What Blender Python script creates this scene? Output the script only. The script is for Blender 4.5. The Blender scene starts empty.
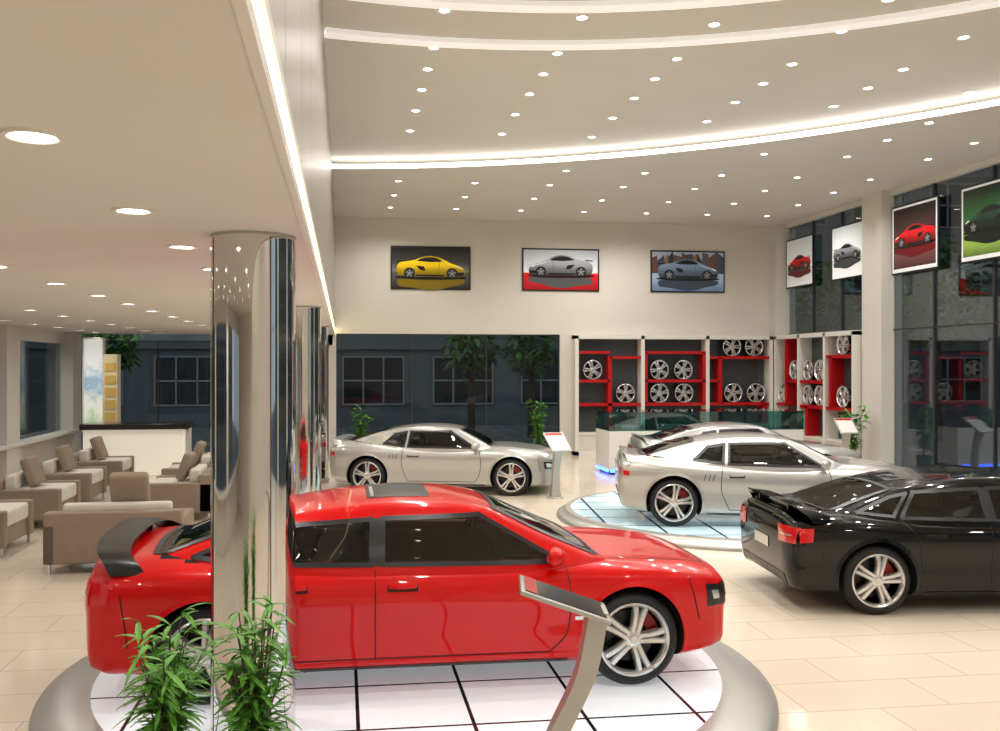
import bpy, bmesh, math, random
import numpy as np
from mathutils import Vector, Matrix
from mathutils.bvhtree import BVHTree
random.seed(7)
SC=bpy.context.scene; COL=SC.collection
pi=math.pi
# ---------------------------------------------------------------- materials
def lin(c):
    return tuple(((v/255)/12.92 if v/255<=.04045 else ((v/255+.055)/1.055)**2.4) for v in c)+(1,)
MATS={}
def mat(name,c,rough=.5,metal=0,emis=0,ecol=None,coat=0,spec=.5,noise=0,nscale=5,bump=0,crough=.03):
    if name in MATS: return MATS[name]
    m=bpy.data.materials.new(name); m.use_nodes=True; nt=m.node_tree; b=nt.nodes['Principled BSDF']
    b.inputs['Base Color'].default_value=lin(c); b.inputs['Roughness'].default_value=rough
    b.inputs['Metallic'].default_value=metal; b.inputs['Specular IOR Level'].default_value=spec
    b.inputs['Coat Weight'].default_value=coat; b.inputs['Coat Roughness'].default_value=crough
    if emis:
        b.inputs['Emission Color'].default_value=lin(ecol or c); b.inputs['Emission Strength'].default_value=emis
    if noise:
        tc=nt.nodes.new('ShaderNodeTexCoord'); n=nt.nodes.new('ShaderNodeTexNoise'); n.inputs['Scale'].default_value=nscale
        n.inputs['Detail'].default_value=6
        r=nt.nodes.new('ShaderNodeValToRGB'); l=lin(c)
        r.color_ramp.elements[0].color=tuple(max(0,v*(1-noise)) for v in l[:3])+(1,)
        r.color_ramp.elements[1].color=tuple(min(1,v*(1+noise)) for v in l[:3])+(1,)
        r.color_ramp.elements[0].position=.3; r.color_ramp.elements[1].position=.7
        nt.links.new(tc.outputs['Object'],n.inputs['Vector']); nt.links.new(n.outputs['Fac'],r.inputs['Fac']); nt.links.new(r.outputs['Color'],b.inputs['Base Color'])
    MATS[name]=m; return m
def gradmat(name,stops,axis=2,lo=-1,hi=1,noise=.0,emis=.22,nscale=3):
    """printed picture background: colour gradient along an object axis with procedural mottling"""
    m=bpy.data.materials.new(name); m.use_nodes=True; nt=m.node_tree; b=nt.nodes['Principled BSDF']
    tc=nt.nodes.new('ShaderNodeTexCoord'); sp=nt.nodes.new('ShaderNodeSeparateXYZ'); mr=nt.nodes.new('ShaderNodeMapRange')
    mr.inputs['From Min'].default_value=lo; mr.inputs['From Max'].default_value=hi
    n=nt.nodes.new('ShaderNodeTexNoise'); n.inputs['Scale'].default_value=nscale; n.inputs['Detail'].default_value=8
    ad=nt.nodes.new('ShaderNodeMath'); ad.operation='MULTIPLY_ADD'; ad.inputs[1].default_value=noise; 
    r=nt.nodes.new('ShaderNodeValToRGB'); e=r.color_ramp.elements
    e[0].position=stops[0][0]; e[0].color=lin(stops[0][1]); e[1].position=stops[-1][0]; e[1].color=lin(stops[-1][1])
    for p,c in stops[1:-1]: q=e.new(p); q.color=lin(c)
    L=nt.links.new; L(tc.outputs['Object'],sp.inputs[0]); L(sp.outputs[axis],mr.inputs['Value']); L(tc.outputs['Object'],n.inputs['Vector'])
    L(n.outputs['Fac'],ad.inputs[0]); L(mr.outputs[0],ad.inputs[2]); L(ad.outputs[0],r.inputs[0]); L(r.outputs[0],b.inputs['Base Color'])
    L(r.outputs[0],b.inputs['Emission Color']); b.inputs['Emission Strength'].default_value=emis; b.inputs['Roughness'].default_value=.25
    MATS[name]=m; return m
def tilemat(name,c1,c2,mortar,w,h,ms,off=.5,rough=.2,emis=0,rot=0,spec=.5,loc=(0,0)):
    m=bpy.data.materials.new(name); m.use_nodes=True; nt=m.node_tree; b=nt.nodes['Principled BSDF']
    tc=nt.nodes.new('ShaderNodeTexCoord'); mp=nt.nodes.new('ShaderNodeMapping'); mp.inputs['Rotation'].default_value[2]=rot
    mp.inputs['Location'].default_value=(loc[0],loc[1],0)
    br=nt.nodes.new('ShaderNodeTexBrick'); br.offset=off; br.inputs['Scale'].default_value=1
    br.inputs['Brick Width'].default_value=w; br.inputs['Row Height'].default_value=h; br.inputs['Mortar Size'].default_value=ms
    br.inputs['Mortar Smooth'].default_value=0
    br.inputs['Color1'].default_value=lin(c1); br.inputs['Color2'].default_value=lin(c2); br.inputs['Mortar'].default_value=lin(mortar)
    nt.links.new(tc.outputs['Object'],mp.inputs['Vector']); nt.links.new(mp.outputs[0],br.inputs['Vector'])
    nt.links.new(br.outputs['Color'],b.inputs['Base Color']); b.inputs['Roughness'].default_value=rough
    b.inputs['Specular IOR Level'].default_value=spec
    if emis:
        nt.links.new(br.outputs['Color'],b.inputs['Emission Color']); b.inputs['Emission Strength'].default_value=emis
    MATS[name]=m; return m
def glassmat(name,tint,refl=.1,rough=0,fmul=1.0):
    m=bpy.data.materials.new(name); m.use_nodes=True; nt=m.node_tree; nt.nodes.clear()
    o=nt.nodes.new('ShaderNodeOutputMaterial'); mx=nt.nodes.new('ShaderNodeMixShader'); t=nt.nodes.new('ShaderNodeBsdfTransparent'); g=nt.nodes.new('ShaderNodeBsdfGlossy')
    f=nt.nodes.new('ShaderNodeFresnel'); f.inputs['IOR'].default_value=1.45
    a=nt.nodes.new('ShaderNodeMath'); a.operation='MULTIPLY_ADD'; a.inputs[1].default_value=fmul; a.inputs[2].default_value=refl; a.use_clamp=True
    t.inputs['Color'].default_value=lin(tint); g.inputs['Roughness'].default_value=rough
    nt.links.new(f.outputs[0],a.inputs[0]); nt.links.new(a.outputs[0],mx.inputs[0]); nt.links.new(t.outputs[0],mx.inputs[1]); nt.links.new(g.outputs[0],mx.inputs[2]); nt.links.new(mx.outputs[0],o.inputs['Surface'])
    MATS[name]=m; return m
M_wall=mat('wall_paint',(214,208,198),.75,noise=.03,nscale=.6)
M_ceil=mat('ceiling_paint',(208,203,195),.8,noise=.03,nscale=.4)
M_ceilL=mat('lounge_ceiling_paint',(216,211,203),.8,noise=.03,nscale=.4)
M_white=mat('white_lacquer',(224,220,212),.4)
M_floor=tilemat('floor_tile',(221,207,189),(216,201,182),(194,177,156),1.2,.6,.007,.5,.14)
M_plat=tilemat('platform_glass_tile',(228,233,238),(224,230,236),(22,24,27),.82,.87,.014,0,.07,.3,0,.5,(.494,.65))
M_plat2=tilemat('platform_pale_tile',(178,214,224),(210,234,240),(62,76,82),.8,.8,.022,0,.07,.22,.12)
M_rim=mat('platform_rim_metal',(180,178,172),.32,.5)
M_chrome=mat('column_mirror_steel',(218,216,212),.05,1,noise=.04,nscale=3)
M_fascia=mat('fascia_steel',(176,171,162),.34,.6)
M_black=mat('black_plastic',(10,10,11),.35)
M_well=mat('wheel_well_black',(8,8,8),.9)
M_int=mat('car_interior_leather',(74,62,52),.6)
M_tyre=mat('tyre_rubber',(18,18,19),.6)
M_alloy=mat('alloy_silver',(216,216,215),.2,.8)
M_disc=mat('brake_disc_steel',(60,60,62),.35,.9)
M_glassd=glassmat('car_glass_tinted',(140,132,124),.04)
M_red=mat('car_paint_red',(206,3,4),.3,0,coat=.75,crough=.015,spec=.1)
M_blk=mat('car_paint_black',(3,3,4),.2,0,coat=.8,spec=.05,crough=.01)
M_silver=mat('car_paint_silver',(178,177,172),.28,.4,coat=.9,crough=.015)
M_tail=mat('tail_lamp_red',(180,12,16),.1,0,.25,coat=1)
M_lamp=mat('head_lamp_clear',(205,210,215),.08,.6)
M_seam=mat('panel_gap',(60,4,4),.7)
M_seams=mat('panel_gap_grey',(60,60,60),.7)
M_led=mat('led_strip_warm',(255,240,170),.5,0,5)
M_cove=mat('cove_light_white',(255,252,246),.5,0,9)
M_coveb=mat('ceiling_band_white',(242,240,236),.5,0,.4)
M_down=mat('downlight_lens',(255,251,243),.5,0,14)
M_trimring=mat('downlight_trim',(225,220,210),.4)
M_redsh=mat('shelf_red_lacquer',(178,14,20),.3)
M_shback=mat('shelf_back_panel',(66,72,75),.15)
M_leaf=mat('leaf_green',(92,150,50),.5,noise=.35,nscale=8)
M_leafd=mat('tree_leaf_dark',(84,130,60),.6,noise=.3,nscale=3)
M_bark=mat('bark',(84,72,60),.8,noise=.2)
M_pot=mat('planter_ceramic',(60,58,56),.3)
M_taupe=mat('sofa_taupe_leather',(138,120,103),.5,noise=.06,nscale=8)
M_cush=mat('cushion_cream',(212,204,192),.75,noise=.04,nscale=10)
M_pillow=mat('pillow_taupe',(146,130,112),.8,noise=.06,nscale=12)
M_win=glassmat('window_glass',(214,220,224),.0,0,.5)
M_gl2=glassmat('counter_glass',(150,205,200),.12)
M_mull=mat('mullion_dark',(70,70,70),.4,.5)
M_street=tilemat('street_paving',(92,96,98),(82,87,90),(150,152,152),1.6,.8,.03,.5,.7)
M_facade=mat('facade_stone',(104,110,112),.85,noise=.12,nscale=.8)
M_facadeb=mat('facade_brown',(146,140,132),.85,noise=.12,nscale=.8)
M_fwin=mat('facade_window_dark',(30,35,40),.3)
M_fframe=mat('facade_frame',(156,160,162),.6)
# ---------------------------------------------------------------- helpers
def empty(name,loc=(0,0,0),rz=0):
    o=bpy.data.objects.new(name,None); COL.objects.link(o); o.location=loc; o.rotation_euler[2]=rz; o.empty_display_size=.2; return o
def add(name,v,f,mats,parent=None,smooth=False,loc=None,rot=None,mi=None,ang=None):
    me=bpy.data.meshes.new(name); me.from_pydata([tuple(p) for p in v],[],f)
    if not isinstance(mats,(list,tuple)): mats=[mats]
    for m in mats: me.materials.append(m)
    if mi is not None: me.polygons.foreach_set('material_index',mi)
    bm=bmesh.new(); bm.from_mesh(me); bmesh.ops.recalc_face_normals(bm,faces=bm.faces); bm.to_mesh(me); bm.free()
    if smooth:
        me.polygons.foreach_set('use_smooth',[True]*len(me.polygons))
        if ang: me.set_sharp_from_angle(angle=math.radians(ang))
    o=bpy.data.objects.new(name,me); COL.objects.link(o)
    if parent: o.parent=parent
    if loc: o.location=loc
    if rot: o.rotation_euler=rot
    return o
class MB:
    def __init__(s): s.v=[];s.f=[];s.m=[]
    def add(s,v,f,mi=0):
        b=len(s.v); s.v+= [tuple(p) for p in v]; s.f+=[tuple(i+b for i in q) for q in f]; s.m+=[mi]*len(f)
    def box(s,x0,x1,y0,y1,z0,z1,mi=0):
        s.add([(x0,y0,z0),(x1,y0,z0),(x1,y1,z0),(x0,y1,z0),(x0,y0,z1),(x1,y0,z1),(x1,y1,z1),(x0,y1,z1)],
              [(0,3,2,1),(4,5,6,7),(0,1,5,4),(1,2,6,5),(2,3,7,6),(3,0,4,7)],mi)
    def obj(s,name,mats,parent=None,smooth=False,**k): return add(name,s.v,s.f,mats,parent,smooth,mi=s.m,**k)
def box(name,x0,x1,y0,y1,z0,z1,m,parent=None,bev=0):
    b=MB(); b.box(x0,x1,y0,y1,z0,z1); o=b.obj(name,m,parent)
    if bev:
        bm=bmesh.new(); bm.from_mesh(o.data); bmesh.ops.bevel(bm,geom=bm.edges[:],offset=bev,segments=3,affect='EDGES',profile=.6)
        for f in bm.faces: f.smooth=True
        bm.to_mesh(o.data); bm.free(); o.data.set_sharp_from_angle(angle=math.radians(50))
    return o
def lathe(prof,n=48,axis='z',a0=0,a1=2*pi):
    v=[];f=[]; full=abs(a1-a0-2*pi)<1e-6; N=n if full else n+1
    for i in range(N):
        a=a0+(a1-a0)*i/n; c,s=math.cos(a),math.sin(a)
        for r,h in prof:
            v.append((r*c,r*s,h) if axis=='z' else (r*c,h,r*s))
    k=len(prof)
    for i in range(n):
        j=(i+1)%N
        for q in range(k-1): f.append((i*k+q,j*k+q,j*k+q+1,i*k+q+1))
    return v,f
def hermite(xs,ys):
    xs=np.array(xs,float); ys=np.array(ys,float); h=np.diff(xs); d=np.diff(ys)/h
    m=np.empty_like(xs); m[0]=d[0]; m[-1]=d[-1]; m[1:-1]=(d[:-1]*h[1:]+d[1:]*h[:-1])/(h[:-1]+h[1:])
    def fn(x):
        x=np.asarray(x,float); i=np.clip(np.searchsorted(xs,x)-1,0,len(h)-1); t=(x-xs[i])/h[i]
        return (2*t**3-3*t**2+1)*ys[i]+(t**3-2*t**2+t)*h[i]*m[i]+(-2*t**3+3*t**2)*ys[i+1]+(t**3-t**2)*h[i]*m[i+1]
    return fn
def smoothpts(P,n):
    P=np.array(P,float); s=np.concatenate([[0],np.cumsum(np.maximum(1e-4,np.linalg.norm(np.diff(P,axis=0),axis=1)))])
    t=np.linspace(0,s[-1],n); return np.stack([hermite(s,P[:,k])(t) for k in range(P.shape[1])],1)
def inpoly(p,poly):
    x,y=p; c=False; n=len(poly)
    for i in range(n):
        x1,y1=poly[i]; x2,y2=poly[i-1]
        if (y1>y)!=(y2>y) and x<(x2-x1)*(y-y1)/(y2-y1)+x1: c=not c
    return c
# ---------------------------------------------------------------- cars
def loft_half(xs,sect,n):
    V=[];F=[]
    for x in xs:
        h=smoothpts(sect(x),n); ring=[(x,p[0],p[1]) for p in h]+[(x,-p[0],p[1]) for p in h[-2:0:-1]]
        V+=ring
    k=2*n-2
    for i in range(len(xs)-1):
        for j in range(k):
            a=i*k+j;b=i*k+(j+1)%k; F.append((a,b,b+k,a+k))
    F.append(tuple(range(k))); F.append(tuple(range((len(xs)-1)*k,len(xs)*k))[::-1])
    return V,F
SED=dict(
 xs=[-2.55,-2.52,-2.43,-2.22,-1.9,-1.6,-1.0,0,1.0,1.4,1.7,2.05,2.30,2.43,2.51,2.54],
 W=[.76,.84,.92,.965,.99,1.0,.985,.975,.98,.99,1.0,.98,.93,.87,.80,.72],
 zb=[.42,.32,.26,.24,.22,.2,.20,.20,.20,.2,.2,.21,.23,.25,.29,.36],
 zs=[.86,.93,.97,.99,.995,.99,.965,.95,.94,.935,.925,.90,.865,.83,.78,.71],
 zt=[.95,1.03,1.07,1.09,1.09,1.07,1.0,.98,1.0,.99,.975,.95,.92,.885,.835,.76],
 cx=[-2.12,-1.95,-1.6,-1.15,-.6,-.1,.3,.6,.95,1.25,1.5],
 cz=[1.04,1.11,1.235,1.355,1.445,1.475,1.455,1.395,1.235,1.10,.985],
 cb=[1.02,1.0,.97,.95,.94,.93,.93,.93,.93,.94,.95],
 cwb=[.74,.80,.87,.92,.93,.93,.93,.93,.92,.88,.78],
 cwr=[.60,.60,.61,.64,.66,.67,.67,.67,.69,.72,.74],
 ar=-1.635,af=1.675,R=.375,arch=.425,r=2.55,f=2.54)
CPE=dict(
 xs=[-2.32,-2.29,-2.20,-2.04,-1.8,-1.47,-.9,-.1,.8,1.2,1.55,1.92,2.2,2.36,2.46,2.50],
 W=[.76,.84,.92,.975,1.01,1.02,.98,.945,.965,.99,1.01,.98,.92,.84,.76,.66],
 zb=[.46,.36,.28,.25,.23,.21,.19,.18,.18,.19,.2,.2,.21,.23,.28,.36],
 zs=[.86,.93,.98,1.01,1.02,1.01,.97,.93,.92,.92,.92,.89,.85,.81,.76,.68],
 zt=[.97,1.05,1.09,1.10,1.10,1.08,1.0,.96,1.0,1.01,1.0,.96,.92,.86,.79,.70],
 cx=[-2.0,-1.8,-1.4,-.95,-.5,-.1,.2,.42,.72,.95,1.12],
 cz=[1.04,1.12,1.26,1.365,1.42,1.43,1.41,1.37,1.235,1.11,1.0],
 cb=[1.02,1.0,.97,.94,.93,.92,.92,.92,.92,.93,.95],
 cwb=[.70,.78,.86,.90,.91,.91,.91,.91,.90,.86,.76],
 cwr=[.56,.58,.60,.63,.65,.65,.65,.65,.67,.70,.72],
 ar=-1.47,af=1.55,R=.385,arch=.435,r=2.32,f=2.50)
def make_wheel(R,wd=.26,full=True):
    """multi-material wheel mesh, axis along y, outer face at -y"""
    b=MB(); w=wd/2; rr=R*.76
    if full:
        v,f=lathe([(rr,-w+.01),(rr+.03,-w-.002),(R-.05,-w-.004),(R-.015,-w+.02),(R,-w+.06),(R,w-.06),(R-.015,w-.02),(R-.05,w),(rr,w)],64,'y'); b.add(v,f,0)
    v,f=lathe([(rr+.006,-w),(rr-.010,-w-.006),(rr-.026,-w+.012),(rr-.032,-w+.05)],64,'y'); b.add(v,f,1)
    v,f=lathe([(rr-.032,-w+.05),(rr-.036,-w+.10),(rr-.04,w-.02),(.0,w-.02)],64,'y'); b.add(v,f,4)
    v,f=lathe([(.0,-w+.13),(rr*.72,-w+.13),(rr*.72,-w+.15),(0,-w+.15)],40,'y'); b.add(v,f,2)
    v,f=lathe([(0,-w-.002),(.03,-w-.002),(.034,-w+.006),(.07,-w+.014),(.082,-w+.09)],32,'y'); b.add(v,f,1)
    for k in range(5):
        a=k*2*pi/5+pi/2
        for sgn in (-1,1):
            P=[]
            for t in (0,.35,.7,1):
                r=.05+(rr-.018-.05)*t; cw=.040+.006*t ; off=sgn*(.021+.020*t*t); y=-w+.008-.010*math.sin(t*pi)+.010*t
                for (dx,dy) in ((-cw/1.6,.020),(-cw/3.2,0),(cw/3.2,0),(cw/1.6,.020),(cw/1.6,.055),(-cw/1.6,.055)):
                    lx=off+dx; P.append((r*math.cos(a)-lx*math.sin(a),y+dy,r*math.sin(a)+lx*math.cos(a)))
            F=[]
            for i in range(3):
                for j in range(6): F.append((i*6+j,i*6+(j+1)%6,(i+1)*6+(j+1)%6,(i+1)*6+j))
            F.append(tuple(range(6))); F.append(tuple(range(18,24)))
            b.add(P,F,1)
    if full:
        v=[];f=[]
        for i in range(9):
            a=.35+i*.11
            for r,y in ((rr*.5,-w+.10),(rr*.82,-w+.10),(rr*.82,-w+.17),(rr*.5,-w+.17)): v.append((r*math.cos(a),y,r*math.sin(a)))
        for i in range(8):
            for j in range(4): f.append((i*4+j,i*4+(j+1)%4,i*4+4+(j+1)%4,i*4+4+j))
        f+= [(0,1,2,3),(32,33,34,35)]; b.add(v,f,3)
    me=b.obj('wheel_tmp',[M_tyre,M_alloy,M_disc if full else M_black,mat('caliper_red',(150,20,18),.4),M_black],None,True,ang=35); m=me.data; bpy.data.objects.remove(me); m.name='wheel_mesh'; return m
WM={}
def car(name,kind,paint,loc,rz,sunroof=False,seam=None,spoiler=None):
    D=SED if kind=='sedan' else CPE
    root=empty(name,(0,0,0),0)
    H={k:hermite(D['xs'],D[k]) for k in('W','zb','zs','zt')}
    def sect(x):
        W,zb,zs,zt=(float(H[k](x)) for k in('W','zb','zs','zt'))
        zm=zb+.48*(zs-zb)
        return [(0,zb),(W*.6,zb),(W-.10,zb),(W-.04,zb+.04),(W-.030,zb+.12),(W-.022,zm),(W-.012,zm+.08),(W+.003,zs-.17),(W-.004,zs-.12),(W-.024,zs-.05),(W-.05,zs-.012),(W-.11,zs+.2*(zt-zs)),(W-.24,zs+.7*(zt-zs)),(W*.45,zt-.004),(W*.2,zt),(0,zt)]
    t=np.linspace(-1,1,120); u=np.sin(pi/2*t)*.55+t*.45; xs=(D['f']-D['r'])/2+(D['f']+D['r'])/2*u
    V,F=loft_half(xs,sect,44)
    C={k:hermite(D['cx'],D[k]) for k in('cz','cb','cwb','cwr')}
    def csect(x):
        z,zb,wb,wr=(float(C[k](x)) for k in('cz','cb','cwb','cwr')); h=z-zb; ze=zb+h*.82
        return [(0,zb-.04),(wb*.6,zb-.04),(wb,zb-.04),(wb-.003,zb+.02*h),(wb+(wr+.02-wb)*.5+.012,zb+h*.42),(wr+.025,ze),(wr-.03,ze+.1*h),(wr*.75,z-.03*h-.004),(wr*.4,z-.003),(0,z)]
    cx=np.linspace(D['cx'][0],D['cx'][-1],170)
    CV,CF=loft_half(cx,csect,52)
    bvh=BVHTree.FromPolygons([Vector(p) for p in V+CV],F+[tuple(i+len(V) for i in f) for f in CF])
    body=add('body_shell',V,F,[paint,M_well],root)
    cb=MB()
    for ax in(D['ar'],D['af']):
        for s in(-1,1):
            v,f=lathe([(0,.60),(D['arch'],.60),(D['arch'],1.2),(0,1.2)],48,'y')
            v=[(p[0]+ax,p[1]*s,p[2]+D['R']) for p in v]; cb.add(v,f,1)
    cut=cb.obj('arch_cutter',[paint,M_well],None); 
    bm=bmesh.new(); bm.from_mesh(cut.data); bmesh.ops.remove_doubles(bm,verts=bm.verts,dist=1e-5); bmesh.ops.recalc_face_normals(bm,faces=bm.faces); bm.to_mesh(cut.data); bm.free()
    md=body.modifiers.new('b','BOOLEAN'); md.operation='DIFFERENCE'; md.solver='EXACT'; md.object=cut
    bpy.context.view_layer.update(); dg=bpy.context.evaluated_depsgraph_get()
    nm=bpy.data.meshes.new_from_object(body.evaluated_get(dg)); body.modifiers.clear(); body.data=nm
    bpy.data.objects.remove(cut)
    c0,c1=D['cx'][0]+.12,D['cx'][-1]-.16
    for p in nm.polygons:
        c=p.center
        if c.z>.85 and c0<c.x<c1 and abs(c.y)<float(C['cwb'](c.x))-.06: p.material_index=1
    nm.polygons.foreach_set('use_smooth',[True]*len(nm.polygons)); nm.set_sharp_from_angle(angle=math.radians(38))
    def proj(p,ax,off):
        a,c=p
        if ax=='L': o,d=Vector((a,3,c)),Vector((0,-1,0))
        elif ax=='R': o,d=Vector((a,-3,c)),Vector((0,1,0))
        elif ax=='T': o,d=Vector((a,c,4)),Vector((0,0,-1))
        elif ax=='F': o,d=Vector((5,a,c)),Vector((-1,0,0))
        else: o,d=Vector((-5,a,c)),Vector((1,0,0))
        h,n,i,_=bvh.ray_cast(o,d)
        if h is None: return None
        if n.dot(d)>0: n=-n
        return h+n*off
    def sm(L,n): return smoothpts(L,n) if len(L)>2 else np.linspace(L[0],L[1],n)
    def patch(pb,m,axs,bot,top,off=.005,nu=24,nv=8):
        B=sm(bot,nu); T=sm(top,nu)
        for ax in axs:
            idx={};v=[];f=[]
            for i in range(nu):
                for j in range(nv):
                    q=B[i]+(T[i]-B[i])*j/(nv-1); p=proj((q[0],q[1]),ax,off)
                    if p is not None: idx[(i,j)]=len(v); v.append(p)
            for i in range(nu-1):
                for j in range(nv-1):
                    k=[(i,j),(i+1,j),(i+1,j+1),(i,j+1)]
                    if all(q in idx for q in k): f.append(tuple(idx[q] for q in k))
            pb.add(v,f,m)
    def strip(pb,m,axs,pts,w=.012,off=.003,n=None,dense=False,off2=None):
        n=n or max(8,int(8*len(pts))); P=np.array(pts,float) if dense else sm(pts,n)
        T=np.gradient(P,axis=0); T/=np.linalg.norm(T,axis=1)[:,None]+1e-9; N=np.stack([-T[:,1],T[:,0]],1)*w/2
        B,U=P-N,P+N
        for ax in axs:
            v=[];f=[];ok=[]
            for a,c in zip(B,U):
                p,q=proj(a,ax,off),proj(c,ax,off if off2 is None else off2); ok.append(p is not None and q is not None)
                v+=[p or Vector((0,0,.5)),q or Vector((0,0,.5))]
            for i in range(len(P)-1):
                if ok[i] and ok[i+1]: f.append((2*i,2*i+1,2*i+3,2*i+2))
            pb.add(v,f,m)
    holes_s=[];holes_t=[]
    g=MB()  # 0 glass 1 black 2 seam 3 tail 4 lamp 5 alloy 6 paint
    def window(bot,top,nu=40,nv=14,tw=.034):
        patch(g,0,'LR',bot,top,.004,nu,nv)
        B=sm(bot,nu); T=sm(top,nu); loop=list(map(tuple,B))+[tuple(B[-1]+(T[-1]-B[-1])*k/9) for k in range(1,9)]+list(map(tuple,T[::-1]))+[tuple(T[0]+(B[0]-T[0])*k/9) for k in range(1,10)]
        for seg in (list(B),[B[-1]+(T[-1]-B[-1])*k/12 for k in range(13)],list(T),[T[0]+(B[0]-T[0])*k/12 for k in range(13)]):
            seg=np.array(seg); d0=(seg[1]-seg[0]); d0/=np.linalg.norm(d0); d1=(seg[-1]-seg[-2]); d1/=np.linalg.norm(d1)
            seg[0]-=d0*tw/2; seg[-1]+=d1*tw/2
            strip(g,1,'LR',seg,tw,.007,dense=True)
        holes_s.append(loop)
    def screen(bot,top,nu=36,nv=16,tw=.05):
        patch(g,0,'T',bot,top,.004,nu,nv)
        B=sm(bot,nu); T=sm(top,nu); loop=list(map(tuple,B))+list(map(tuple,T[::-1]))
        for seg in (B,[B[-1]+(T[-1]-B[-1])*k/12 for k in range(13)],T,[T[0]+(B[0]-T[0])*k/12 for k in range(13)]):
            strip(g,1,'T',np.array(seg),tw,.007,dense=True)
        holes_t.append(loop)
    sd=lambda s:'R' if s<0 else 'L'
    for ax_ in(D['ar'],D['af']):
        arc=[(ax_+(D['arch']+.020)*math.cos(a),D['R']+(D['arch']+.020)*math.sin(a)) for a in np.linspace(pi+.28,-.28,44)]
        strip(g,6,'LR',arc,.040,.014,dense=True,off2=.001)
    if kind=='sedan':
        window([(-.31,1.01),(1.10,.99)],[(-.30,1.335),(.47,1.345)])
        window([(-1.32,1.03),(-.40,1.01)],[(-1.10,1.285),(-.39,1.33)])
        window([(-1.76,1.07),(-1.40,1.04)],[(-1.36,1.23),(-1.18,1.27)],14,12,.03)
        patch(g,1,'LR',[(-.40,1.0),(-.31,1.0)],[(-.39,1.335),(-.31,1.34)],.005,5,10)
        screen([(1.42,-.74),(1.47,0),(1.42,.74)],[(.62,-.59),(.64,0),(.62,.59)])
        screen([(-2.06,-.62),(-2.10,0),(-2.06,.62)],[(-1.30,-.55),(-1.28,0),(-1.30,.55)])
        for P in ([(1.14,.95),(1.16,.7),(1.12,.42),(1.0,.30)],[(-.37,.98),(-.37,.30)],[(-1.34,1.0),(-1.2,.84),(-1.16,.6),(-1.12,.42)],[(-1.1,.30),(1.0,.30)],[(2.14,.84),(2.24,.5)],[(-2.25,.85),(-2.2,.45)]):
            strip(g,2,'LR',P,.010)
        for y in(-.62,.62): strip(g,2,'T',[(1.55,y*1.15),(2.0,y*1.12),(2.38,y)],.012)
        strip(g,2,'T',[(2.38,-.62),(2.45,0),(2.38,.62)],.012)
        for s in(-1,1):
            patch(g,1,'F',[(s*.50,.59),(s*.84,.61)],[(s*.48,.76),(s*.84,.78)],.006,12,6)
            patch(g,4,'F',[(s*.53,.62),(s*.64,.62)],[(s*.52,.73),(s*.64,.74)],.011,8,6)
            patch(g,4,'F',[(s*.68,.63),(s*.80,.64)],[(s*.68,.74),(s*.80,.75)],.011,8,6)
            patch(g,3,'B',[(s*.54,.74),(s*.885,.76)],[(s*.52,.93),(s*.885,.93)],.008,12,8)
            patch(g,3,sd(s),[(-2.46,.77),(-2.34,.79)],[(-2.46,.92),(-2.32,.93)],.008,8,6)
            patch(g,4,sd(s),[(2.36,.66),(2.42,.66)],[(2.34,.73),(2.41,.725)],.010,8,6)
            patch(g,1,sd(s),[(2.31,.60),(2.48,.60)],[(2.29,.785),(2.46,.765)],.005,8,6)
            strip(g,5,'B',[(s*.58,.835),(s*.84,.84)],.014,.012)
        patch(g,1,'F',[(-.42,.50),(.42,.50)],[(-.44,.72),(.44,.72)],.006,20,8)
        strip(g,5,'F',[(-.42,.61),(.42,.61)],.04,.012); strip(g,5,'F',[(0,.51),(0,.71)],.05,.012)
        patch(g,1,'F',[(-.6,.30),(.6,.30)],[(-.66,.41),(.66,.41)],.006,20,5)
        patch(g,5,'B',[(-.22,.60),(.22,.60)],[(-.22,.72),(.22,.72)],.008,6,4)
        patch(g,1,'B',[(-.7,.26),(.7,.26)],[(-.66,.40),(.66,.40)],.006,16,5)
        strip(g,5,'LR',[(1.30,.56),(1.20,.56)],.03,.006,8)
        if sunroof: 
            patch(g,1,'T',[(-.42,-.42),(-.42,.42)],[(.10,-.42),(.10,.42)],.004,14,14); patch(g,4,'T',[(-.39,-.38),(-.39,.38)],[(-.36,-.38),(-.36,.38)],.008,12,4)
        hx=[(-.16,.85),(-1.00,.86)]; mx,mz=1.02,1.06; seats=((-.35,1.0),(-1.2,.96)); dash=(.66,1.28)
        strip(g,1,'LR',[(-1.1,.225),(1.15,.225)],.03,.004,20)
    else:
        window([(-.62,.99),(.82,.965)],[(-.58,1.30),(.27,1.315)])
        window([(-1.14,1.05),(-.70,1.00)],[(-.92,1.245),(-.66,1.29)],16,12,.04)
        screen([(1.08,-.70),(1.12,0),(1.08,.70)],[(.48,-.57),(.50,0),(.48,.57)])
        screen([(-1.94,-.56),(-1.98,0),(-1.94,.56)],[(-1.12,-.52),(-1.10,0),(-1.12,.52)])
        for P in ([(.88,.93),(.92,.7),(.88,.42),(.80,.28)],[(-.72,.95),(-.74,.6),(-.62,.28)],[(-.62,.28),(.80,.28)],[(2.1,.78),(2.15,.5)]):
            strip(g,2,'LR',P,.012)
        for y in(-.5,.5): strip(g,2,'T',[(1.2,y*1.3),(1.8,y*1.25),(2.3,y*1.2)],.012)
        strip(g,2,'T',[(2.3,-.6),(2.4,0),(2.3,.6)],.012)
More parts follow.
